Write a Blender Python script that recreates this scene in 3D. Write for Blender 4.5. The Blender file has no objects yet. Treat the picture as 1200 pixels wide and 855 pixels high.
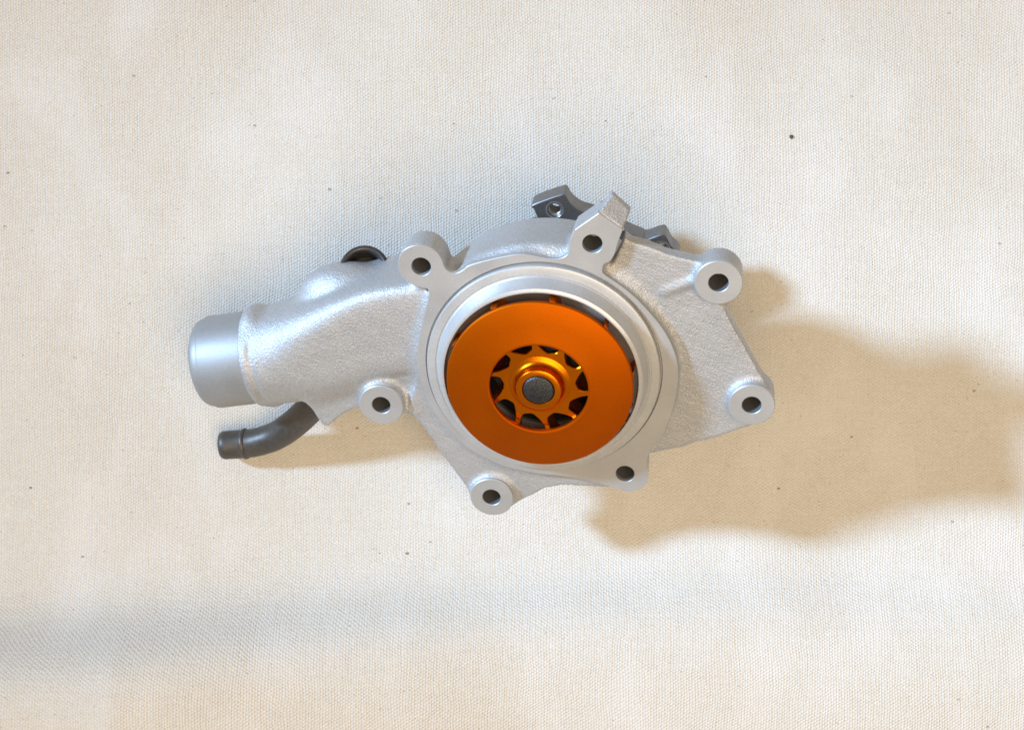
import bpy, bmesh, math, random
import numpy as np
from mathutils import Vector, Matrix
from mathutils.geometry import delaunay_2d_cdt

random.seed(7)
sc = bpy.context.scene
col = sc.collection
R = math.radians
U = 0.00032                      # one drawing unit of the pump = 0.32 mm

# ------------------------------------------------------------------ camera
Z0 = 238 * U                     # height of the pump's flange centre above the cloth
cam_d = bpy.data.cameras.new('camera')
cam_d.sensor_width = 36.0
cam_d.lens = 1850 / 1200 * 36.0
cam_d.clip_start = 0.01
cam_d.clip_end = 50
cam = bpy.data.objects.new('camera', cam_d)
cam.location = (0, 0, 1850 * U + Z0)
col.objects.link(cam)
sc.camera = cam

# ------------------------------------------------------------------ world and lamps
w = bpy.data.worlds.new('World'); sc.world = w; w.use_nodes = True
bg = w.node_tree.nodes['Background']
bg.inputs['Color'].default_value = (1.0, 0.90, 0.76, 1)
bg.inputs['Strength'].default_value = 0.33

def aim(o, target):
    d = Vector(target) - o.location
    o.rotation_euler = d.to_track_quat('-Z', 'Y').to_euler()

def lamp_obj(name, data, loc, target):
    o = bpy.data.objects.new(name, data); o.location = loc; col.objects.link(o); aim(o, target); return o

key = bpy.data.lights.new('key_lamp', 'SPOT')           # cool lamp, low from the left
key.energy = 1270; key.color = (0.44, 0.68, 1.0)
key.spot_size = R(10.2); key.spot_blend = 1.0; key.shadow_soft_size = 0.21
kd = Vector((-1.43, 0.48, 1.0)).normalized()
lamp_obj('key_lamp', key, kd * 4.0, (0.17, -0.03, 0))

fill = bpy.data.lights.new('room_lamp', 'AREA')         # warm, broad ceiling light beyond the lower edge
fill.shape = 'DISK'; fill.size = 1.0
fill.energy = 14.4; fill.color = (1.0, 0.77, 0.50)
lamp_obj('room_lamp', fill, (0.16, -0.38, 1.38), (0, 0, 0))

sc.view_settings.view_transform = 'Standard'
sc.view_settings.look = 'None'
sc.view_settings.exposure = 0.0
sc.view_settings.gamma = 1.0
sc.view_settings.use_curve_mapping = False
sc.render.engine = 'CYCLES'

# ------------------------------------------------------------------ materials
class NT:
    def __init__(s, name):
        s.m = bpy.data.materials.new(name); s.m.use_nodes = True
        s.t = s.m.node_tree; s.b = s.t.nodes['Principled BSDF']
        tc = s.t.nodes.new('ShaderNodeTexCoord'); s.co = tc.outputs['Object']
    def n(s, kind, **kw):
        x = s.t.nodes.new(kind)
        for k, v in kw.items(): setattr(x, k, v)
        return x
    def l(s, a, b): s.t.links.new(a, b)
    def math(s, op, a, b=None, c=None):
        x = s.n('ShaderNodeMath', operation=op)
        for i, v in enumerate((a, b, c)):
            if v is None: continue
            if isinstance(v, (int, float)): x.inputs[i].default_value = v
            else: s.l(v, x.inputs[i])
        return x.outputs[0]
    def noise(s, scale, detail=2, rough=.5, co=None):
        x = s.n('ShaderNodeTexNoise'); x.inputs['Scale'].default_value = scale
        x.inputs['Detail'].default_value = detail; x.inputs['Roughness'].default_value = rough
        s.l(co if co is not None else s.co, x.inputs['Vector']); return x.outputs['Fac']
    def stretch(s, sx, sy, sz, co=None):
        x = s.n('ShaderNodeMapping'); x.inputs['Scale'].default_value = (sx, sy, sz)
        s.l(co if co is not None else s.co, x.inputs['Vector']); return x.outputs[0]
    def ramp(s, fac, stops):
        x = s.n('ShaderNodeValToRGB'); e = x.color_ramp.elements
        while len(e) < len(stops): e.new(.5)
        for q, (p, c) in zip(e, stops):
            q.position = p; q.color = (c[0], c[1], c[2], 1) if not isinstance(c, (int, float)) else (c, c, c, 1)
        s.l(fac, x.inputs[0]); return x.outputs[0]
    def mix(s, fac, a, b, mode='MIX'):
        x = s.n('ShaderNodeMix', data_type='RGBA', blend_type=mode)
        for i, v in ((0, fac), (6, a), (7, b)):
            if isinstance(v, (int, float)): x.inputs[i].default_value = v
            elif isinstance(v, tuple): x.inputs[i].default_value = (*v, 1)
            else: s.l(v, x.inputs[i])
        return x.outputs[2]
    def bump(s, h, strength, dist, prev=None):
        x = s.n('ShaderNodeBump'); x.inputs['Strength'].default_value = strength
        x.inputs['Distance'].default_value = dist; s.l(h, x.inputs['Height'])
        if prev is not None: s.l(prev, x.inputs['Normal'])
        return x.outputs[0]
    def set(s, **kw):
        for k, v in kw.items():
            i = s.b.inputs[k.replace('_', ' ')]
            if isinstance(v, (int, float)): i.default_value = v
            elif isinstance(v, tuple): i.default_value = (*v, 1)
            else: s.l(v, i)
        return s

def mat_cast():
    s = NT('cast_aluminium')
    g = s.noise(2300, 2, .6); g2 = s.noise(1150, 2, .5); big = s.noise(45, 3, .55)
    c = s.ramp(s.noise(2300, 2, .6), [(.25, (.33, .33, .335)), (.5, (.48, .485, .495)), (.78, (.74, .745, .755))])
    c = s.mix(.35, c, s.ramp(big, [(.35, (.42, .425, .435)), (.7, (.51, .515, .53))]))
    vo = s.n('ShaderNodeTexVoronoi'); vo.inputs['Scale'].default_value = 210; s.l(s.co, vo.inputs['Vector'])
    sep = s.n('ShaderNodeSeparateColor'); s.l(vo.outputs['Color'], sep.inputs[0])
    pit = s.math('MULTIPLY', s.math('LESS_THAN', vo.outputs['Distance'], .17), s.math('GREATER_THAN', sep.outputs[0], .86))
    hgt = s.math('ADD', s.math('MULTIPLY', g, .6), s.math('MULTIPLY', g2, .8))
    hgt = s.math('SUBTRACT', hgt, s.math('MULTIPLY', pit, .55))
    s.set(Base_Color=c, Metallic=.55, Roughness=.48, Normal=s.bump(hgt, .62, .00040))
    return s.m

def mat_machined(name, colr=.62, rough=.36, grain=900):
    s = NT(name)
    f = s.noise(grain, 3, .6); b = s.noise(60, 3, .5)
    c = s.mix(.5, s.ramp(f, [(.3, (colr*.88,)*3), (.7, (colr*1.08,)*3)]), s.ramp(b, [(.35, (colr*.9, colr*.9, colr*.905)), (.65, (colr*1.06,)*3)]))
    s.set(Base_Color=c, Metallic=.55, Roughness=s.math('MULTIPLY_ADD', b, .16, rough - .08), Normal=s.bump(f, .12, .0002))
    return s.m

def mat_orange(name='orange_anodised_aluminium', rough=.52, gain=1.0):
    s = NT(name)
    f = s.noise(1400, 2, .6); b = s.noise(40, 2, .5)
    c = s.mix(.5, s.ramp(f, [(.3, (.47, .09, .001)), (.7, (.55, .112, .002))]), s.ramp(b, [(.35, (.47, .09, .001)), (.7, (.56, .115, .002))]))
    vo = s.n('ShaderNodeTexVoronoi'); vo.inputs['Scale'].default_value = 260; s.l(s.co, vo.inputs['Vector'])
    sep = s.n('ShaderNodeSeparateColor'); s.l(vo.outputs['Color'], sep.inputs[0])
    d = s.math('MULTIPLY', s.math('LESS_THAN', vo.outputs['Distance'], .10), s.math('GREATER_THAN', sep.outputs[0], .93))
    c = s.mix(s.math('MULTIPLY', d, .45), c, (.85, .55, .3))
    if gain != 1: c = s.mix(1.0, c, (gain*1.0, gain*1.25, gain*1.6), 'MULTIPLY')  # brighter, yellower base stands in for light on hub and star
    s.set(Base_Color=c, Metallic=1.0, Roughness=s.math('MULTIPLY_ADD', b, .1, rough), Normal=s.bump(f, .10, .00015))
    return s.m

def mat_dark(name, c0, c1, metallic=.7, rough=.36, scale=500, bump=.1):
    s = NT(name)
    f = s.noise(scale, 3, .6); b = s.noise(50, 3, .5)
    c = s.mix(.5, s.ramp(f, [(.3, c0), (.7, c1)]), s.ramp(b, [(.3, c0), (.7, c1)]))
    s.set(Base_Color=c, Metallic=metallic, Roughness=s.math('MULTIPLY_ADD', b, .2, rough - .1), Normal=s.bump(f, bump, .0003))
    return s.m

def mat_cloth():
    s = NT('canvas_weave')
    wob = s.n('ShaderNodeTexNoise'); wob.inputs['Scale'].default_value = 42; wob.inputs['Detail'].default_value = 4
    s.l(s.co, wob.inputs['Vector'])
    off = s.n('ShaderNodeVectorMath', operation='MULTIPLY_ADD')
    s.l(wob.outputs['Color'], off.inputs[0]); off.inputs[1].default_value = (.0042, .0036, 0); s.l(s.co, off.inputs[2])
    sp = s.n('ShaderNodeSeparateXYZ'); s.l(off.outputs[0], sp.inputs[0])
    P, Q = .00226, .00138
    sx = s.math('SINE', s.math('MULTIPLY', sp.outputs[0], 2*math.pi/P))
    sy = s.math('SINE', s.math('MULTIPLY', sp.outputs[1], 2*math.pi/Q))
    chk = s.math('MULTIPLY', sx, sy)
    rib = s.math('COSINE', s.math('MULTIPLY_ADD', sp.outputs[0], 4*math.pi/P, math.pi))
    thr = s.noise(1.0, 3, .6, s.stretch(900, 55, 1))          # warp thread unevenness
    slb = s.noise(1.0, 3, .6, s.stretch(45, 900, 1))          # weft slubs
    irr = s.noise(700, 2, .6)
    amp_ = s.math('MULTIPLY_ADD', s.noise(230, 4, .65), 2.0, -.10)
    chk = s.math('MULTIPLY', chk, amp_)
    wv = s.math('MULTIPLY_ADD', chk, .5, .5)
    hgt = s.math('ADD', wv, s.math('MULTIPLY', rib, .18))
    hgt = s.math('ADD', hgt, s.math('MULTIPLY', thr, .9))
    hgt = s.math('ADD', hgt, s.math('MULTIPLY', slb, .9))
    hgt = s.math('ADD', hgt, s.math('MULTIPLY', irr, .8))
    base = s.ramp(s.noise(9, 4, .55), [(.3, (.715, .69, .645)), (.55, (.745, .73, .695)), (.75, (.765, .755, .73))])
    base = s.mix(s.math('MULTIPLY', s.ramp(thr, [(.35, 0.0), (.7, 1.0)]), .22), base, (.70, .60, .46))
    base = s.mix(s.math('MULTIPLY', s.ramp(slb, [(.45, 0.0), (.75, 1.0)]), .25), base, (.68, .59, .47))
    base = s.mix(s.math('MULTIPLY', s.math('SUBTRACT', 1.0, s.math('MULTIPLY', wv, s.math('MULTIPLY_ADD', s.noise(160, 3, .6), 1.1, .3))), .30), base, (.50, .43, .33))
    fib = s.noise(1150, 3, .7)
    base = s.mix(s.math('MULTIPLY', s.ramp(fib, [(.35, 1.0), (.58, 0.0)]), .20), base, (.42, .36, .27))
    base = s.mix(s.math('MULTIPLY', s.ramp(fib, [(.55, 0.0), (.75, 1.0)]), .35), base, (.86, .84, .80))
    pale = s.noise(1.0, 2, .5, s.stretch(26, 15, 1))
    base = s.mix(s.math('MULTIPLY', s.ramp(pale, [(.50, 0.0), (.66, 1.0)]), .30), base, (.80, .775, .765))
    # dark seed-hull flecks
    for sc_, th, pick, op in ((95, .075, .80, .75), (240, .10, .88, .5), (33, .045, .72, .8), (430, .16, .90, .55)):
        vo = s.n('ShaderNodeTexVoronoi'); vo.inputs['Scale'].default_value = sc_
        s.l(s.stretch(1, 1.5, 1, off.outputs[0]), vo.inputs['Vector'])
        sep = s.n('ShaderNodeSeparateColor'); s.l(vo.outputs['Color'], sep.inputs[0])
        d = s.math('MULTIPLY', s.math('LESS_THAN', vo.outputs['Distance'], th), s.math('GREATER_THAN', sep.outputs[0], pick))
        d = s.math('MULTIPLY', d, s.math('MULTIPLY', sep.outputs[1], op))
        base = s.mix(d, base, (.16, .11, .06))
    s.set(Base_Color=base, Roughness=.92, Normal=s.bump(hgt, .65, .00034))
    s.b.inputs['Specular IOR Level'].default_value = .15
    try:
        s.b.inputs['Sheen Weight'].default_value = .12
        s.b.inputs['Sheen Roughness'].default_value = .5
    except KeyError: pass
    return s.m

M = dict(cast=mat_cast(), mach=mat_machined('machined_aluminium', .52, .48, 1300),
         ring=mat_machined('turned_aluminium', .60, .42, 900),
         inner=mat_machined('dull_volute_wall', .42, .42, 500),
         hole_shade=mat_machined('hole_wall_painted_shade', .26, .5, 500),  # aluminium darkened so the shade inside the holes is in its colour
         cavity_shade=mat_machined('cavity_floor_painted_shade', .07, .5, 500),  # near-black base paints the shade seen through the impeller windows
         spigot=mat_machined('turned_inlet_aluminium', .37, .54, 1100),
         orange=mat_orange(), hub=mat_orange('orange_hub_painted_lit', .25, 1.6),  # hub copy is smoother, with its lit look painted into the base
         nipple=mat_dark('dark_zinc_coating', (.075, .066, .058), (.13, .118, .106), .6, .46),
         flange=mat_dark('grey_steel', (.17, .17, .175), (.25, .25, .25), .8, .42),
         thread=mat_machined('bright_thread', .42, .34),
         shaft=mat_dark('rough_shaft_steel', (.012, .012, .013), (.12, .12, .125), .8, .36, 1700, .8),
         plug=mat_dark('black_stub_coating', (.045, .045, .045), (.085, .08, .078), .5, .36),
         cloth=mat_cloth(), speck=mat_dark('dark_lint', (.05, .045, .035), (.12, .11, .08), 0, .8))

# ------------------------------------------------------------------ mesh helpers
def link(name, me, mat, parent=None, smooth=True, angle=None):
    o = bpy.data.objects.new(name, me); me.materials.append(mat); col.objects.link(o)
    if smooth:
        for p in me.polygons: p.use_smooth = True
        if angle:
            bm = bmesh.new(); bm.from_mesh(me)
            for e in bm.edges:
                if len(e.link_faces) == 2 and e.calc_face_angle(0) > R(angle): e.smooth = False
            bm.to_mesh(me); bm.free()
    if parent: o.parent = parent
    return o

def mesh(name, V, F, scale=U):
    me = bpy.data.meshes.new(name)
    me.from_pydata([tuple(float(c) * scale for c in v) for v in V], [], F)
    bm = bmesh.new(); bm.from_mesh(me); bmesh.ops.recalc_face_normals(bm, faces=bm.faces); bm.to_mesh(me); bm.free()
    return me

def lathe(name, prof, n=96, axis=None, origin=(0, 0, 0), closed=False):
    """prof: (r, h) list turned round `axis` (default local z) at origin; r = 0 closes with a fan."""
    ax = Vector(axis or (0, 0, 1)).normalized()
    ex = ax.orthogonal().normalized(); ey = ax.cross(ex)
    og = Vector(origin); V = []; F = []; rings = []
    for r, h in prof:
        if r < 1e-6:
            rings.append([len(V)]); V.append(og + ax * h)
        else:
            rings.append(list(range(len(V), len(V) + n)))
            for i in range(n):
                a = 2 * math.pi * i / n
                V.append(og + ax * h + ex * (r * math.cos(a)) + ey * (r * math.sin(a)))
    pairs = list(zip(rings, rings[1:])) + ([(rings[-1], rings[0])] if closed else [])
    for A, B in pairs:
        for i in range(n):
            j = (i + 1) % n
            if len(A) == 1 and len(B) == 1: continue
            if len(A) == 1: F.append((A[0], B[i], B[j]))
            elif len(B) == 1: F.append((A[i], A[j], B[0]))
            else: F.append((A[i], A[j], B[j], B[i]))
    return mesh(name, V, F)

def catmull(P, k=6, closed=True):
    P = [np.array(p, float) for p in P]; n = len(P); out = []
    rng = range(n) if closed else range(n - 1)
    for i in rng:
        g = (lambda q: P[q % n]) if closed else (lambda q: P[min(max(q, 0), n - 1)])
        a, b, c, d = g(i - 1), g(i), g(i + 1), g(i + 2)
        for t in np.arange(k) / k:
            out.append(.5 * ((2*b) + (-a + c)*t + (2*a - 5*b + 4*c - d)*t*t + (-a + 3*b - 3*c + d)*t**3))
    if not closed: out.append(P[-1])
    return out

def circle(c, r, n=48): return [np.array((c[0] + r*math.cos(2*math.pi*i/n), c[1] + r*math.sin(2*math.pi*i/n))) for i in range(n)]

def inside(P, p):
    x, y = p; r = False; n = len(P); j = n - 1
    for i in range(n):
        if (P[i][1] > y) != (P[j][1] > y) and x < (P[j][0]-P[i][0])*(y-P[i][1])/(P[j][1]-P[i][1]) + P[i][0]: r = not r
        j = i
    return r

def area(P): return .5*sum(P[i-1][0]*P[i][1] - P[i][0]*P[i-1][1] for i in range(len(P)))

def inset(P, d):
    """offset inwards by d (any orientation)"""
    n = len(P); s = 1 if area(P) > 0 else -1; out = []
    for i in range(n):
        t = P[(i+1) % n] - P[i-1]; t = t/(np.linalg.norm(t)+1e-9)
        out.append(P[i] + s*d*np.array((-t[1], t[0])))
    return out

def plate(name, outline, holes, h1, h0, bev=.7):
    """slab from h0 up to h1 with bevelled upper rim and open holes"""
    loops = [outline] + holes
    tops = [inset(outline, bev)] + [inset(h, -bev) for h in holes]
    pts = []; edges = []
    for L in tops:
        s = len(pts); n = len(L); pts += [Vector((float(p[0]), float(p[1]))) for p in L]
        edges += [(s+i, s+(i+1) % n) for i in range(n)]
    v, e, f, *_ = delaunay_2d_cdt(pts, edges, [], 0, 1e-5)
    V = [(p.x, p.y, h1) for p in v]; F = []
    for t in f:
        c = sum((np.array(v[i]) for i in t), np.zeros(2))/len(t)
        if inside(tops[0], c) and not any(inside(h, c) for h in tops[1:]): F.append(tuple(t))
    for L, T in zip(loops, tops):
        n = len(L); a = len(V)
        V += [(p[0], p[1], h1) for p in T]; V += [(p[0], p[1], h1-bev) for p in L]; V += [(p[0], p[1], h0) for p in L]
        for i in range(n):
            j = (i+1) % n
            F.append((a+i, a+j, a+n+j, a+n+i)); F.append((a+n+i, a+n+j, a+2*n+j, a+2*n+i))
    me = bpy.data.meshes.new(name)
    me.from_pydata([tuple(float(c)*U for c in q) for q in V], [], F)
    bm = bmesh.new(); bm.from_mesh(me)
    bmesh.ops.remove_doubles(bm, verts=bm.verts, dist=1e-7)
    bmesh.ops.recalc_face_normals(bm, faces=bm.faces)
    bm.faces.ensure_lookup_table()
    up = max(bm.faces, key=lambda q: q.calc_area())
    if up.normal.z < 0: bmesh.ops.reverse_faces(bm, faces=bm.faces)
    bm.to_mesh(me); bm.free()
    return me

def tube(name, P, rad, n=28, caps=True):
    """round tube along points P (np arrays) with radius per point"""
    P = [Vector(p) for p in P]; V = []; F = []
    t0 = (P[1]-P[0]).normalized(); ex = t0.orthogonal().normalized()
    for i, p in enumerate(P):
        t = (P[min(i+1, len(P)-1)] - P[max(i-1, 0)]).normalized()
        ex = (ex - t*ex.dot(t)).normalized(); ey = t.cross(ex)
        for k in range(n):
            a = 2*math.pi*k/n; V.append(p + (ex*math.cos(a) + ey*math.sin(a))*rad[i])
    for i in range(len(P)-1):
        for k in range(n):
            j = (k+1) % n; F.append((i*n+k, i*n+j, (i+1)*n+j, (i+1)*n+k))
    if caps: F += [tuple(range(n)), tuple(range((len(P)-1)*n, len(P)*n))]
    return mesh(name, V, F)

# ------------------------------------------------------------------ the surface: canvas cloth
def sig(x): return 1/(1+np.exp(-np.clip(x, -40, 40)))
def cloth_height(x, y):
    """x, y in metres (arrays); gentle folds of the canvas"""
    y0 = -.1075 + .010*np.sin(x*9+1.0) + .02*np.clip(x, 0, 1)
    amp = .026*np.exp(-np.clip(x+.16, 0, 9)/.22) + .0014
    z = amp*(sig((y0-y)/.0055) + .8*sig((y0-y)/.014)) - .0
    z = z + .0016*np.exp(-((y+.128+.05*x)/.02)**2)*sig((x-.12)/.03)
    z = z - .023*sig((-(y+.19))/.03)*np.exp(-np.clip(x+.13, 0, 9)/.3)
    for a, kx, ky, ph in ((.0007, 23, 9, .3), (.0006, -11, 19, 1.7), (.0005, 31, 27, 2.2), (.00035, 57, -21, .9), (.0003, 71, 43, 4.), (.0007, 7, -13, 5.1)):
        z = z + a*np.sin(kx*x + ky*y + ph)
    # lies flat where the pump rests
    return z - .0008
nx, ny = 480, 380
gx = np.linspace(-.62, .62, nx); gy = np.linspace(-.5, .5, ny)
GX, GY = np.meshgrid(gx, gy)
GZ = cloth_height(GX, GY)
V = np.stack([GX.ravel(), GY.ravel(), GZ.ravel()], 1)
idx = np.arange(nx*ny).reshape(ny, nx)
F = np.stack([idx[:-1, :-1].ravel(), idx[:-1, 1:].ravel(), idx[1:, 1:].ravel(), idx[1:, :-1].ravel()], 1)
me = bpy.data.meshes.new('canvas_cloth')
me.from_pydata(V.tolist(), [], F.tolist())
cl = link('canvas_cloth', me, M['cloth'])
cl['kind'] = 'structure'

# ------------------------------------------------------------------ the pump
TILT, AZ = R(30.838), R(13.977)
ux, uy = math.sin(AZ), math.cos(AZ)
n_ = Vector((-ux*math.sin(TILT), -uy*math.sin(TILT), math.cos(TILT)))
X_ = Vector((math.cos(AZ), -math.sin(AZ), 0)); Y_ = n_.cross(X_)
pump = bpy.data.objects.new('water_pump', None); col.objects.link(pump)
pump.empty_display_size = .02
rot = Matrix((X_, Y_, n_)).transposed().to_4x4()
pump.matrix_world = Matrix.Translation((36.304*U, -4.749*U, Z0)) @ rot
pump['label'] = 'cast aluminium automotive water pump with orange impeller lying on canvas cloth'
pump['category'] = 'water pump'

BOSS = dict(TR=(165.7, 163.8), LR=(246.0, 20.7), BL=(-21.4, -196.7), LL=(-177.7, -104.1))
EAR = dict(TL=(-164.1, 92.6), TAB=(18.1, 172.9), BH=(128.1, -115.1))
HR, BR = 11.25, 27.0
flange_pts = [(-123.1, 95.6), (-116.3, 102.0), (-110.7, 109.2), (-88.6, 123.2), (-66.3, 135.0), (-54.3, 139.4), (-40.8, 140.9), (-26.1, 141.7), (-14.0, 145.1), (-6.6, 151.5), (-5.5, 159.5), (-7.2, 168.8), (-5.2, 183.6), (-4.2, 185.2), (15.4, 210.2), (16.4, 211.3), (17.5, 210.9), (45.6, 199.4), (46.6, 198.8), (46.5, 197.5), (45.2, 181.2), (44.9, 166.9), (42.3, 157.4), (36.8, 151.5), (36.8, 143.7), (40.8, 139.3), (55.2, 133.2), (73.2, 124.8), (90.9, 114.0), (115.9, 94.8), (135.6, 73.8), (149.5, 49.3), (157.0, 20.1), (159.5, -13.0), (157.3, -46.6), (149.5, -72.8), (148.6, -89.6), (154.6, -104.5), (156.0, -122.2), (148.9, -132.2), (139.9, -138.8), (128.4, -139.7), (101.4, -137.8), (75.0, -138.3), (46.8, -141.6), (29.2, -145.3), (1.0, -147.4), (-25.8, -145.5), (-61.2, -135.1), (-93.7, -114.6), (-120.1, -87.3), (-139.6, -53.1), (-147.8, -21.8), (-150.0, 1.2), (-149.2, 30.9), (-148.6, 58.3), (-151.9, 66.4), (-160.0, 65.9), (-177.1, 69.5), (-187.7, 79.9), (-190.9, 93.0), (-188.6, 105.1), (-182.4, 113.0), (-174.3, 117.8), (-164.4, 119.6), (-155.2, 118.3), (-147.9, 113.9), (-142.3, 107.5), (-137.8, 99.4), (-130.9, 94.6)]
flange_o = catmull(flange_pts, 4)
wing_o = [(43.3, 130.7), (48.0, 158.0), (51.5, 185.4), (58.8, 182.0), (86.9, 179.9), (105.4, 177.3), (120.3, 177.0), (140, 178), (165, 176), (188, 158), (183.7, 127.6), (203.7, 103.4), (218.4, 87.8), (233.4, 70.9), (260.5, 41.8), (269, 15), (262, -4), (255.6, -12.7), (238.0, -26.2), (218.4, -42.0), (198.7, -54.2), (188.6, -63.6), (161.1, -79.4), (140.9, -90.8), (67.1, -11.1)]
low_o = [(-146, -108), (-134.3, -115.7), (-120.5, -126.9), (-104.2, -145.2), (-87.8, -163.7), (-59.7, -190.8), (-47.5, -203.6), (-18.1, -219), (6, -205.9), (14.7, -196.4), (29.5, -180.9), (39.0, -170.0), (58.1, -158.9), (99.0, -149.1), (121.6, -143.9), (132.9, -125.7), (80.6, -64.6), (-30.9, -35.4), (-136.4, -29.5)]
horn_o = [(-345, -40), (-286.7, 3), (-229.4, 32.4), (-193.3, 49.3), (-153.8, 67.3), (-120.8, 0.8), (-142.5, -50.2), (-189.5, -80.4), (-228.6, -101.5), (-267.9, -122.1), (-320, -135)]
web_o = [(-265.2, -138.9), (-252, -156), (-245.1, -163.6), (-237.2, -162.2), (-228.5, -148.0), (-208.7, -125.9), (-175.5, -127.8), (-146.7, -116.2), (-133.8, -106.7), (-142.5, -59.3), (-230.4, -103.6), (-269.4, -128.9)]
lug_o = [(-6.5, 160), (-4.6, 183.6), (16.6, 210.9), (25.4, 229.5), (50.6, 215.6), (46.2, 199), (44.6, 181.2), (44.2, 160)]

# ---- the casting: a signed distance field with smooth unions (fillets), skinned by surface nets
VX = 1.9
lo = np.array((-372., -236., -134.)); hi = np.array((292., 246., 12.))
nX, nY, nH = [int(v) for v in np.ceil((hi-lo)/VX)]
ax_ = [(lo[i] + VX*np.arange(k)).astype(np.float32) for i, k in enumerate((nX, nY, nH))]
G2x, G2y = np.meshgrid(ax_[0], ax_[1], indexing='ij')
H3 = ax_[2][None, None, :]

def poly_sdf(P):
    P = np.array(P, np.float32); d2 = np.full(G2x.shape, 1e12, np.float32); s = np.ones(G2x.shape, bool)
    for i in range(len(P)):
        a, b = P[i-1], P[i]; e = b-a
        wx, wy = G2x-a[0], G2y-a[1]
        t = np.clip((wx*e[0]+wy*e[1])/(e@e+1e-9), 0, 1)
        d2 = np.minimum(d2, (wx-e[0]*t)**2 + (wy-e[1]*t)**2)
        if a[1] != b[1]:
            c = ((a[1] > G2y) != (b[1] > G2y)) & (G2x < (e[0])*(G2y-a[1])/e[1] + a[0])
            s ^= c
    d = np.sqrt(d2)
    return np.where(s, d, -d)

def slab(d2, h0, h1, rnd=2.0):
    """extrude a 2-D distance between h0 and h1, rounded"""
    dh = np.abs(H3 - (h0+h1)/2) - (h1-h0)/2 + rnd
    dx = d2[:, :, None] + rnd
    return np.minimum(np.maximum(dx, dh), 0) + np.sqrt(np.maximum(dx, 0)**2 + np.maximum(dh, 0)**2) - rnd

def smin(a, b, k):
    h = np.maximum(k - np.abs(a-b), 0)/k
    return np.minimum(a, b) - h*h*k*.25

def cyl2(c, r): return np.hypot(G2x-c[0], G2y-c[1]) - r

PA = np.array((-400.0, -141.0, -59.0)); PB = np.array((-165.0, -38.0, -59.0))     # inlet pipe axis
pdir = (PB-PA)/np.linalg.norm(PB-PA)

rxy = np.hypot(G2x, G2y)
D = slab(rxy-157, -72, -9, 12)
D = smin(D, slab(rxy-150, -112, -40, 20), 10)
D = smin(D, slab(poly_sdf(flange_o)+1.0, -40, -3.2, 1.0), 9)
# inlet horn: pipe tapering into a flat-fronted box
qx, qy = G2x-PA[0], G2y-PA[1]
ta = (qx*pdir[0]+qy*pdir[1]); pr = (qx*(-pdir[1])+qy*pdir[0])
tt = np.clip((ta-72)/190, 0, 1); tt = tt*tt*(3-2*tt)
cpr = (34*tt)[:, :, None]; pe = (2 + 5.0*tt)[:, :, None]
ha = (61.5 - 1.0*tt)[:, :, None]; hb = (61.5 - 7.5*tt)[:, :, None]
rel = (np.abs(pr[:, :, None]-cpr)/ha)**pe + (np.abs(H3-PA[2])/hb)**pe
hornbox = (np.maximum(rel, 1e-6)**(1/pe) - 1)*58
hornbox = np.maximum(hornbox, (58-ta)[:, :, None])
hornbox = np.maximum(hornbox, (ta-305)[:, :, None])
del rel
# parting-line pads and collar of the cast pipe end
rr = np.sqrt(pr[:, :, None]**2 + (H3-PA[2])**2)
pad = np.sqrt(((ta-70)[:, :, None]/15)**2 + ((np.abs(pr)-52)[:, :, None]/16)**2 + ((H3-PA[2])/26)**2)*14 - 14
hornbox = smin(hornbox, pad, 8)
groove = np.sqrt((rr-64.5)**2 + ((ta-72)[:, :, None]/1.45)**2) - 4.4 + (np.maximum(np.abs(pr)-38, 0)*.16)[:, :, None]
hornbox = np.maximum(hornbox, -np.where(np.abs(pr)[:, :, None] < 58, groove, 9))
D = smin(D, hornbox, 14)
del pad, groove, hornbox
# rear bulge that carries the stub
bu = (G2x+256)*.916 + (G2y+8)*.401; bv = -(G2x+256)*.401 + (G2y+8)*.916
b = (np.sqrt((bu[:, :, None]/56)**2 + (bv[:, :, None]/38)**2 + ((H3+76)/38)**2) - 1)*42
D = smin(D, b, 8)
D = smin(D, slab(poly_sdf(wing_o), -30, -11, 1.2), 6)
D = smin(D, slab(poly_sdf(low_o), -31, -8, 1.2), 7)
D = smin(D, slab(poly_sdf(web_o), -46, -14, 3.0), 14)
for k, c in BOSS.items():
    D = smin(D, slab(cyl2(c, BR-.4), -37, -4.0, 1.0), 9)
D = smin(D, slab(cyl2(EAR['TL'], BR-.8), -37, -4.5, 1.0), 6)
D = smin(D, slab(cyl2(EAR['BH'], BR-3), -37, -6, 1.0), 6)
# gusset ridge that runs from the right-hand boss towards the ring
t = np.clip(((G2x-112)*(146-112)+(G2y-132)*(158-132))/((146-112)**2+(158-132)**2), 0, 1)
rd = np.hypot(G2x-112-t*34, G2y-132-t*26)
D = smin(D, np.sqrt(rd[:, :, None]**2+(H3+12+ (3-4*t)[:, :, None])**2)-3.2, 9)
# lug with a sloping cast end
lug = slab(poly_sdf([(10, 201), (16.6, 210.9), (25.4, 229.5), (50.6, 215.6), (46.2, 199), (43, 190)]), -28, -1.8, .6)
A3 = np.array((16.4, 211.3, 0)); B3 = np.array((46.6, 199., 0)); C3 = np.array((50.2, 213.4, -14.))
nn = np.cross(B3-A3, C3-A3); nn /= np.linalg.norm(nn); nn = nn if nn[2] > 0 else -nn
pl = (G2x-A3[0])[:, :, None]*nn[0] + (G2y-A3[1])[:, :, None]*nn[1] + (H3-A3[2])*nn[2]
D = smin(D, slab(poly_sdf(lug_o[:3]+lug_o[5:]), -28, -3.4, .8), 4)
D = smin(D, np.maximum(lug, pl+.8), 2)
del lug, pl
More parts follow.
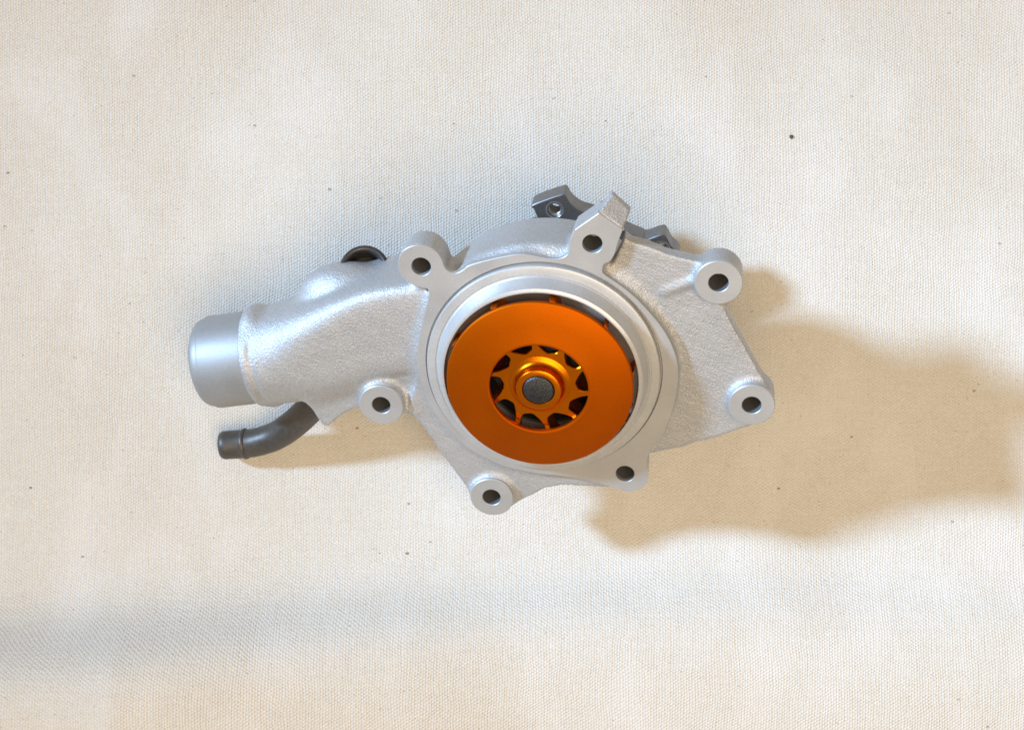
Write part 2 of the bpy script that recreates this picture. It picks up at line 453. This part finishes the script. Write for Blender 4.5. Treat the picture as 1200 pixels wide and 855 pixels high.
# casting unevenness
D = D + (.22*np.sin(G2x*.11+1.3*np.sin(G2y*.07))*np.sin(G2y*.13+1))[:, :, None]
D = D + (.16*np.sin(G2x*.31+G2y*.27)*np.sin(G2y*.35-G2x*.22+2))[:, :, None]*np.cos(H3*.3)
# bore and bolt holes
D = np.maximum(D, -slab(rxy-139.5, -9, 40, .2))
D = np.maximum(D, -slab(rxy-115.5, -30, 40, .2))
for c in list(BOSS.values())+list(EAR.values()):
    D = np.maximum(D, -np.broadcast_to((cyl2(c, HR+.25))[:, :, None], D.shape))
D[0] = D[-1] = 5; D[:, 0] = D[:, -1] = 5; D[:, :, 0] = D[:, :, -1] = 5

def surface_nets(D):
    S = D < 0
    sh = np.array(D.shape)-1
    cnt = np.zeros(sh, np.int8); acc = [np.zeros(sh, np.float32) for _ in range(3)]
    for axis in range(3):
        sl0 = [slice(None)]*3; sl1 = [slice(None)]*3
        sl0[axis] = slice(0, -1); sl1[axis] = slice(1, None)
        a = D[tuple(sl0)]; b_ = D[tuple(sl1)]
        x = S[tuple(sl0)] != S[tuple(sl1)]
        t = np.where(x, a/np.where(x, a-b_, 1), 0).astype(np.float32)
        o = [k for k in range(3) if k != axis]
        for i in (0, 1):
            for j in (0, 1):
                q = [slice(None)]*3
                q[o[0]] = slice(i, i+sh[o[0]]); q[o[1]] = slice(j, j+sh[o[1]])
                xx = x[tuple(q)]; cnt += xx
                acc[axis] += t[tuple(q)]
                if i: acc[o[0]] += xx
                if j: acc[o[1]] += xx
    act = cnt > 0
    ids = np.full(sh, -1, np.int32); ids[act] = np.arange(act.sum())
    I = np.stack(np.nonzero(act), 1).astype(np.float32)
    c = cnt[act].astype(np.float32)
    P = I + np.stack([a[act]/c for a in acc], 1)
    quads = []
    for axis in range(3):
        sl0 = [slice(None)]*3; sl1 = [slice(None)]*3
        sl0[axis] = slice(0, -1); sl1[axis] = slice(1, None)
        a = S[tuple(sl0)]; b_ = S[tuple(sl1)]
        e = np.stack(np.nonzero(a != b_), 1)
        o = [k for k in range(3) if k != axis]
        e = e[(e[:, o[0]] > 0) & (e[:, o[1]] > 0) & (e[:, o[0]] < sh[o[0]]) & (e[:, o[1]] < sh[o[1]])]
        u = np.zeros(3, int); u[o[0]] = 1; v = np.zeros(3, int); v[o[1]] = 1
        g = lambda q: ids[q[:, 0], q[:, 1], q[:, 2]]
        qd = np.stack([g(e-u-v), g(e-v), g(e), g(e-u)], 1)
        flip = a[tuple(e.T)]
        if axis == 1: flip = ~flip
        qd[~flip] = qd[~flip][:, ::-1]
        quads.append(qd)
    return P*VX + lo, np.concatenate(quads)

P, Q = surface_nets(D)
del D
me = bpy.data.meshes.new('housing')
me.vertices.add(len(P)); me.vertices.foreach_set('co', (P*U).astype(np.float32).ravel())
me.loops.add(len(Q)*4); me.loops.foreach_set('vertex_index', Q.ravel().astype(np.int32))
me.polygons.add(len(Q)); me.polygons.foreach_set('loop_start', np.arange(0, len(Q)*4, 4, dtype=np.int32))
me.polygons.foreach_set('use_smooth', np.ones(len(Q), bool))
me.update(calc_edges=True); me.validate()
housing = link('housing', me, M['cast'], pump)
housing['label'] = 'rough silver cast aluminium body of the pump'

# ---- machined faces
me = plate('flange_face', flange_o, [circle((0, 0), 139.3, 144)] + [circle(c, HR) for c in EAR.values()], 0, -7, .6)
ff = link('flange_face', me, M['mach'], pump, angle=20)
for c in BOSS.values():
    prof = [(HR+.2, -3.0), (HR, -.7), (HR+.7, 0), (BR-.9, 0), (BR, -.9), (BR, -7)]
    link('mounting_boss', lathe('mounting_boss', prof, 56, origin=(c[0], c[1], 0)), M['mach'], pump, angle=30)
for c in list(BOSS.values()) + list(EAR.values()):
    link('bolt_hole', lathe('bolt_hole', [(HR+.05, -2.2), (HR+.05, -44), (0, -47)], 40, origin=(c[0], c[1], 0)), M['hole_shade'], pump, angle=30)
# register ring round the impeller: stepped spigot that stands proud of the flange
prof = [(139.1, -1), (138.9, -4.5), (137.3, -4.5), (136.9, 4.6), (136.2, 5.6), (135.0, 6), (127.2, 6), (126.6, 5.2), (125.4, 5.2), (124.8, 6.4),
        (123.6, 7.2), (118.2, 25), (116.4, 25.8), (115.4, 26.2), (113.6, 26.2), (113.0, 25.6)]
link('register_ring', lathe('register_ring', prof, 160), M['ring'], pump, angle=30)
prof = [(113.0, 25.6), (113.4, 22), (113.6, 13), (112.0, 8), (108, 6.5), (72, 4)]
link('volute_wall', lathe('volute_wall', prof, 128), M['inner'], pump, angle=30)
link('cavity_floor', lathe('cavity_floor', [(72, 4), (70, 2), (70, -27), (30, -27), (26, -24), (0, -24)], 96), M['cavity_shade'], pump, angle=30)

# ---- inlet spigot
prof = [(46, 40), (46, 6), (47.0, 1.0), (49.2, -1.2), (52.2, .6), (54.4, 4.0), (55.6, 8.6), (55.9, 11.4), (57.3, 12.2), (58, 13.8), (58, 84)]
prof = [(r, h-10.0) for r, h in prof]
sp = link('inlet_spigot', lathe('inlet_spigot', prof, 112, axis=tuple(pdir), origin=tuple(PA)), M['spigot'], pump, angle=32)

# ---- dark elbow nipple under the inlet
hp = [(-383.1, -283.4, -85.8), (-370.3, -279.4, -87.7), (-354.0, -274.1, -89.1), (-336.6, -266.2, -89.1), (-313.4, -248.8, -87.9), (-294.0, -223.6, -83.1), (-277.3, -194.1, -76.3), (-261.5, -161.1, -69.2), (-248.1, -129.6, -62.4)]
path = catmull(hp, 8, closed=False)
def nose(i):
    s = np.linalg.norm(np.array(path[i])-np.array(path[0]))
    return 18.7 if s > 9 else 11.5 + 7.2*math.sqrt(max(0, 1-(1-s/9)**2))
nip = link('hose_nipple', tube('hose_nipple', path, [nose(i) for i in range(len(path))], 40), M['nipple'], pump, angle=50)
nip['label'] = 'dark metal elbow nipple below the inlet pipe'
i0 = min(range(len(path)), key=lambda i: abs(path[i][0]+350))
d0 = np.array(path[i0+1])-np.array(path[i0]); d0 /= np.linalg.norm(d0)
prof = [(18.3, -4.0), (19.6, -3.2), (20.3, -1.4), (20.4, .4), (20.0, 2.0), (18.3, 3.2)]
link('bead', lathe('bead', prof, 40, axis=tuple(d0), origin=tuple(path[i0])), M['nipple'], nip, angle=60)

# ---- black stub behind the horn
so = (-236.0, 14.0, -94.0)
prof = [(27, -34), (27, 10), (28.5, 14), (30.2, 17), (30.4, 19.5), (29.2, 22), (27.0, 23), (24.6, 22.2), (23.4, 20), (23.0, 10), (22.6, -6), (0, -7)]
stub = link('pipe_stub', lathe('pipe_stub', prof, 56, axis=(-.06, .70, .74), origin=so), M['plug'], pump, angle=60)
stub['label'] = 'black open pipe stub behind the inlet'

# ---- rear lobed flange
rear_pts = [(-40.7, 86.8), (-49.8, 92.8), (-56.2, 101.9), (-60.5, 106.7), (-44.8, 119.4), (-30.6, 129.2), (-23.6, 131.7), (-15.0, 122.8), (-0.3, 116.0), (18.5, 115.1), (42.8, 109.7), (63.1, 103.2), (82.5, 100.0), (88.2, 99.2), (105.9, 111.4), (113.5, 107.4), (120.0, 99.4), (133.9, 88.6), (126, 70), (112, 44), (104, 10), (96, -28), (82, -58), (56, -76), (22, -85), (-20, -85), (-56, -76), (-82, -56), (-96, -26), (-100, 8), (-92, 40), (-72, 66)]
rear_o = catmull(rear_pts, 4)
HA, HB = (-31.4, 108.7), (110.0, 91.8)
me = plate('rear_flange', rear_o, [circle(HA, 8.2, 32), circle(HB, 8.2, 32)], -200, -230, 1.0)
rf = link('rear_flange', me, M['flange'], pump, angle=25)
rf['label'] = 'grey lobed steel flange behind the casting'
for c in (HA, HB):
    prof = [(11.2, -199.8), (10.6, -199.7), (8.4, -201.4)]
    for k in range(14):
        prof += [(8.1, -202.2-k*1.9), (7.2, -203.1-k*1.9)]
    link('threaded_hole', lathe('threaded_hole', prof, 40, origin=(c[0], c[1], 0)), M['thread'], rf, angle=30)
link('bearing_barrel', lathe('bearing_barrel', [(66, -100), (64, -150), (52, -156), (50, -203)], 64), M['cast'], pump)

# ---- impeller
NB = 10
sp0 = R(2.0)
def pol(r, a, h=None):
    return np.array((r*math.cos(a), r*math.sin(a))) if h is None else np.array((r*math.cos(a), r*math.sin(a), h))
star = []
st = 2*math.pi/NB
ref = 53.0
def arm_ang(r): return R(20)*((r-ref)/(106-ref))**1 if r > ref else R(16)*((r-ref)/(106-ref))
for k in range(NB):
    a0 = sp0 + k*st
    # one arm tip, then the teardrop window up to the next arm
    w_ = lambda r, wid: wid/r
    star += [pol(70, a0+arm_ang(70)+w_(70, 2.7)), pol(61, a0+arm_ang(61)+w_(61, 2.8)), pol(55, a0+arm_ang(55)+w_(55, 3.2)),
             pol(50, a0+arm_ang(50)+w_(50, 3.9)), pol(46, a0+arm_ang(46)+w_(46, 5.6)), pol(43.2, a0+arm_ang(43)+w_(43, 10.2)), pol(42.0, a0+arm_ang(42)+w_(42, 13.6)),
             pol(43.0, a0+arm_ang(43)+w_(43, 17.2)), pol(46.4, a0+st+arm_ang(46)-w_(46, 6.6)), pol(51, a0+st+arm_ang(51)-w_(51, 4.3)), pol(56, a0+st+arm_ang(56)-w_(56, 3.5)),
             pol(62, a0+st+arm_ang(62)-w_(62, 2.8)), pol(70, a0+st+arm_ang(70)-w_(70, 2.7))]
star_o = catmull(star, 4)
imp = link('impeller', plate('impeller', star_o, [circle((0, 0), 17, 48)], 35, 27, .9), M['hub'], pump, angle=30)
imp['label'] = 'orange anodised pump impeller with ten windows'
prof = [(18.4, 30), (18.4, 48.0), (19.0, 48.8), (25.2, 49.0), (26.0, 48.4), (26.3, 47.4), (26.6, 43.0), (27.6, 39.6), (29.6, 37.0), (32.5, 35.6), (36.2, 35.05), (37.0, 34.6)]
link('hub', lathe('hub', prof, 96), M['hub'], imp, angle=50)
prof = [(57.6, 40.2), (57.0, 41.0), (57.0, 45.4), (57.5, 46.4), (58.6, 46.8), (60.5, 46.5), (83, 43.0), (106.6, 39.4), (107.7, 38.9), (108.2, 38.0), (108.2, 34.6), (107.6, 34.0), (83, 36.4), (60, 39.9)]
link('front_shroud', lathe('front_shroud', prof, 160, closed=True), M['orange'], imp, angle=40)
link('shaft_end', lathe('shaft_end', [(18.2, 30), (18.2, 47.2), (17.7, 48.6), (16.6, 49.7), (15.6, 50.1), (0, 50.0)], 64), M['shaft'], imp, angle=30)
# blades
Vb = []; Fb = []; nseg = 14
for i in range(nseg+1):
    r = 45 + (109.6-45)*i/nseg
    a = arm_ang(r)
    th = 2.5 + 1.1*max(0, (r-85)/25)
    nrm = pol(1, a + math.pi/2 - R(12))
    c = pol(r, a)
    top = 33.2 if r < 58 else 38.0 - (r-58)*.055
    for s_ in (-1, 1):
        for hh in (9.5 if r > 68 else 9.5-(68-r)*.6, top):
            Vb.append((c[0]+s_*nrm[0]*th, c[1]+s_*nrm[1]*th, hh))
for i in range(nseg):
    a = i*4; b_ = a+4
    Fb += [(a, a+1, b_+1, b_), (a+2, b_+2, b_+3, a+3), (a+1, a+3, b_+3, b_+1), (a, b_, b_+2, a+2)]
Fb += [(0, 2, 3, 1), (nseg*4, nseg*4+1, nseg*4+3, nseg*4+2)]
bme = mesh('blade', Vb, Fb)
for k in range(NB):
    if k == 0:
        o = link('blade', bme, M['orange'], imp, angle=40)
    else:
        o = bpy.data.objects.new('blade', bme); col.objects.link(o); o.parent = imp
    o.rotation_euler = (0, 0, sp0 + k*st)

# ------------------------------------------------------------------ lint on the cloth
def speck(px, py, r, label):
    s = (1850*U+Z0)/1850
    x, y = (px-600)*s, -(py-427.5)*s
    bm = bmesh.new(); bmesh.ops.create_icosphere(bm, subdivisions=2, radius=r)
    for v in bm.verts:
        v.co.z *= .55; v.co *= 1 + .25*math.sin(v.co.x*9000+v.co.y*7000)
    me = bpy.data.meshes.new('lint_speck'); bm.to_mesh(me); bm.free()
    o = link('lint_speck', me, M['speck'])
    o.location = (x, y, float(cloth_height(np.array(x), np.array(y)))+r*.35)
    o['label'] = label; o['category'] = 'speck'
speck(928, 160, .00085, 'small dark round speck lying alone on the pale canvas')
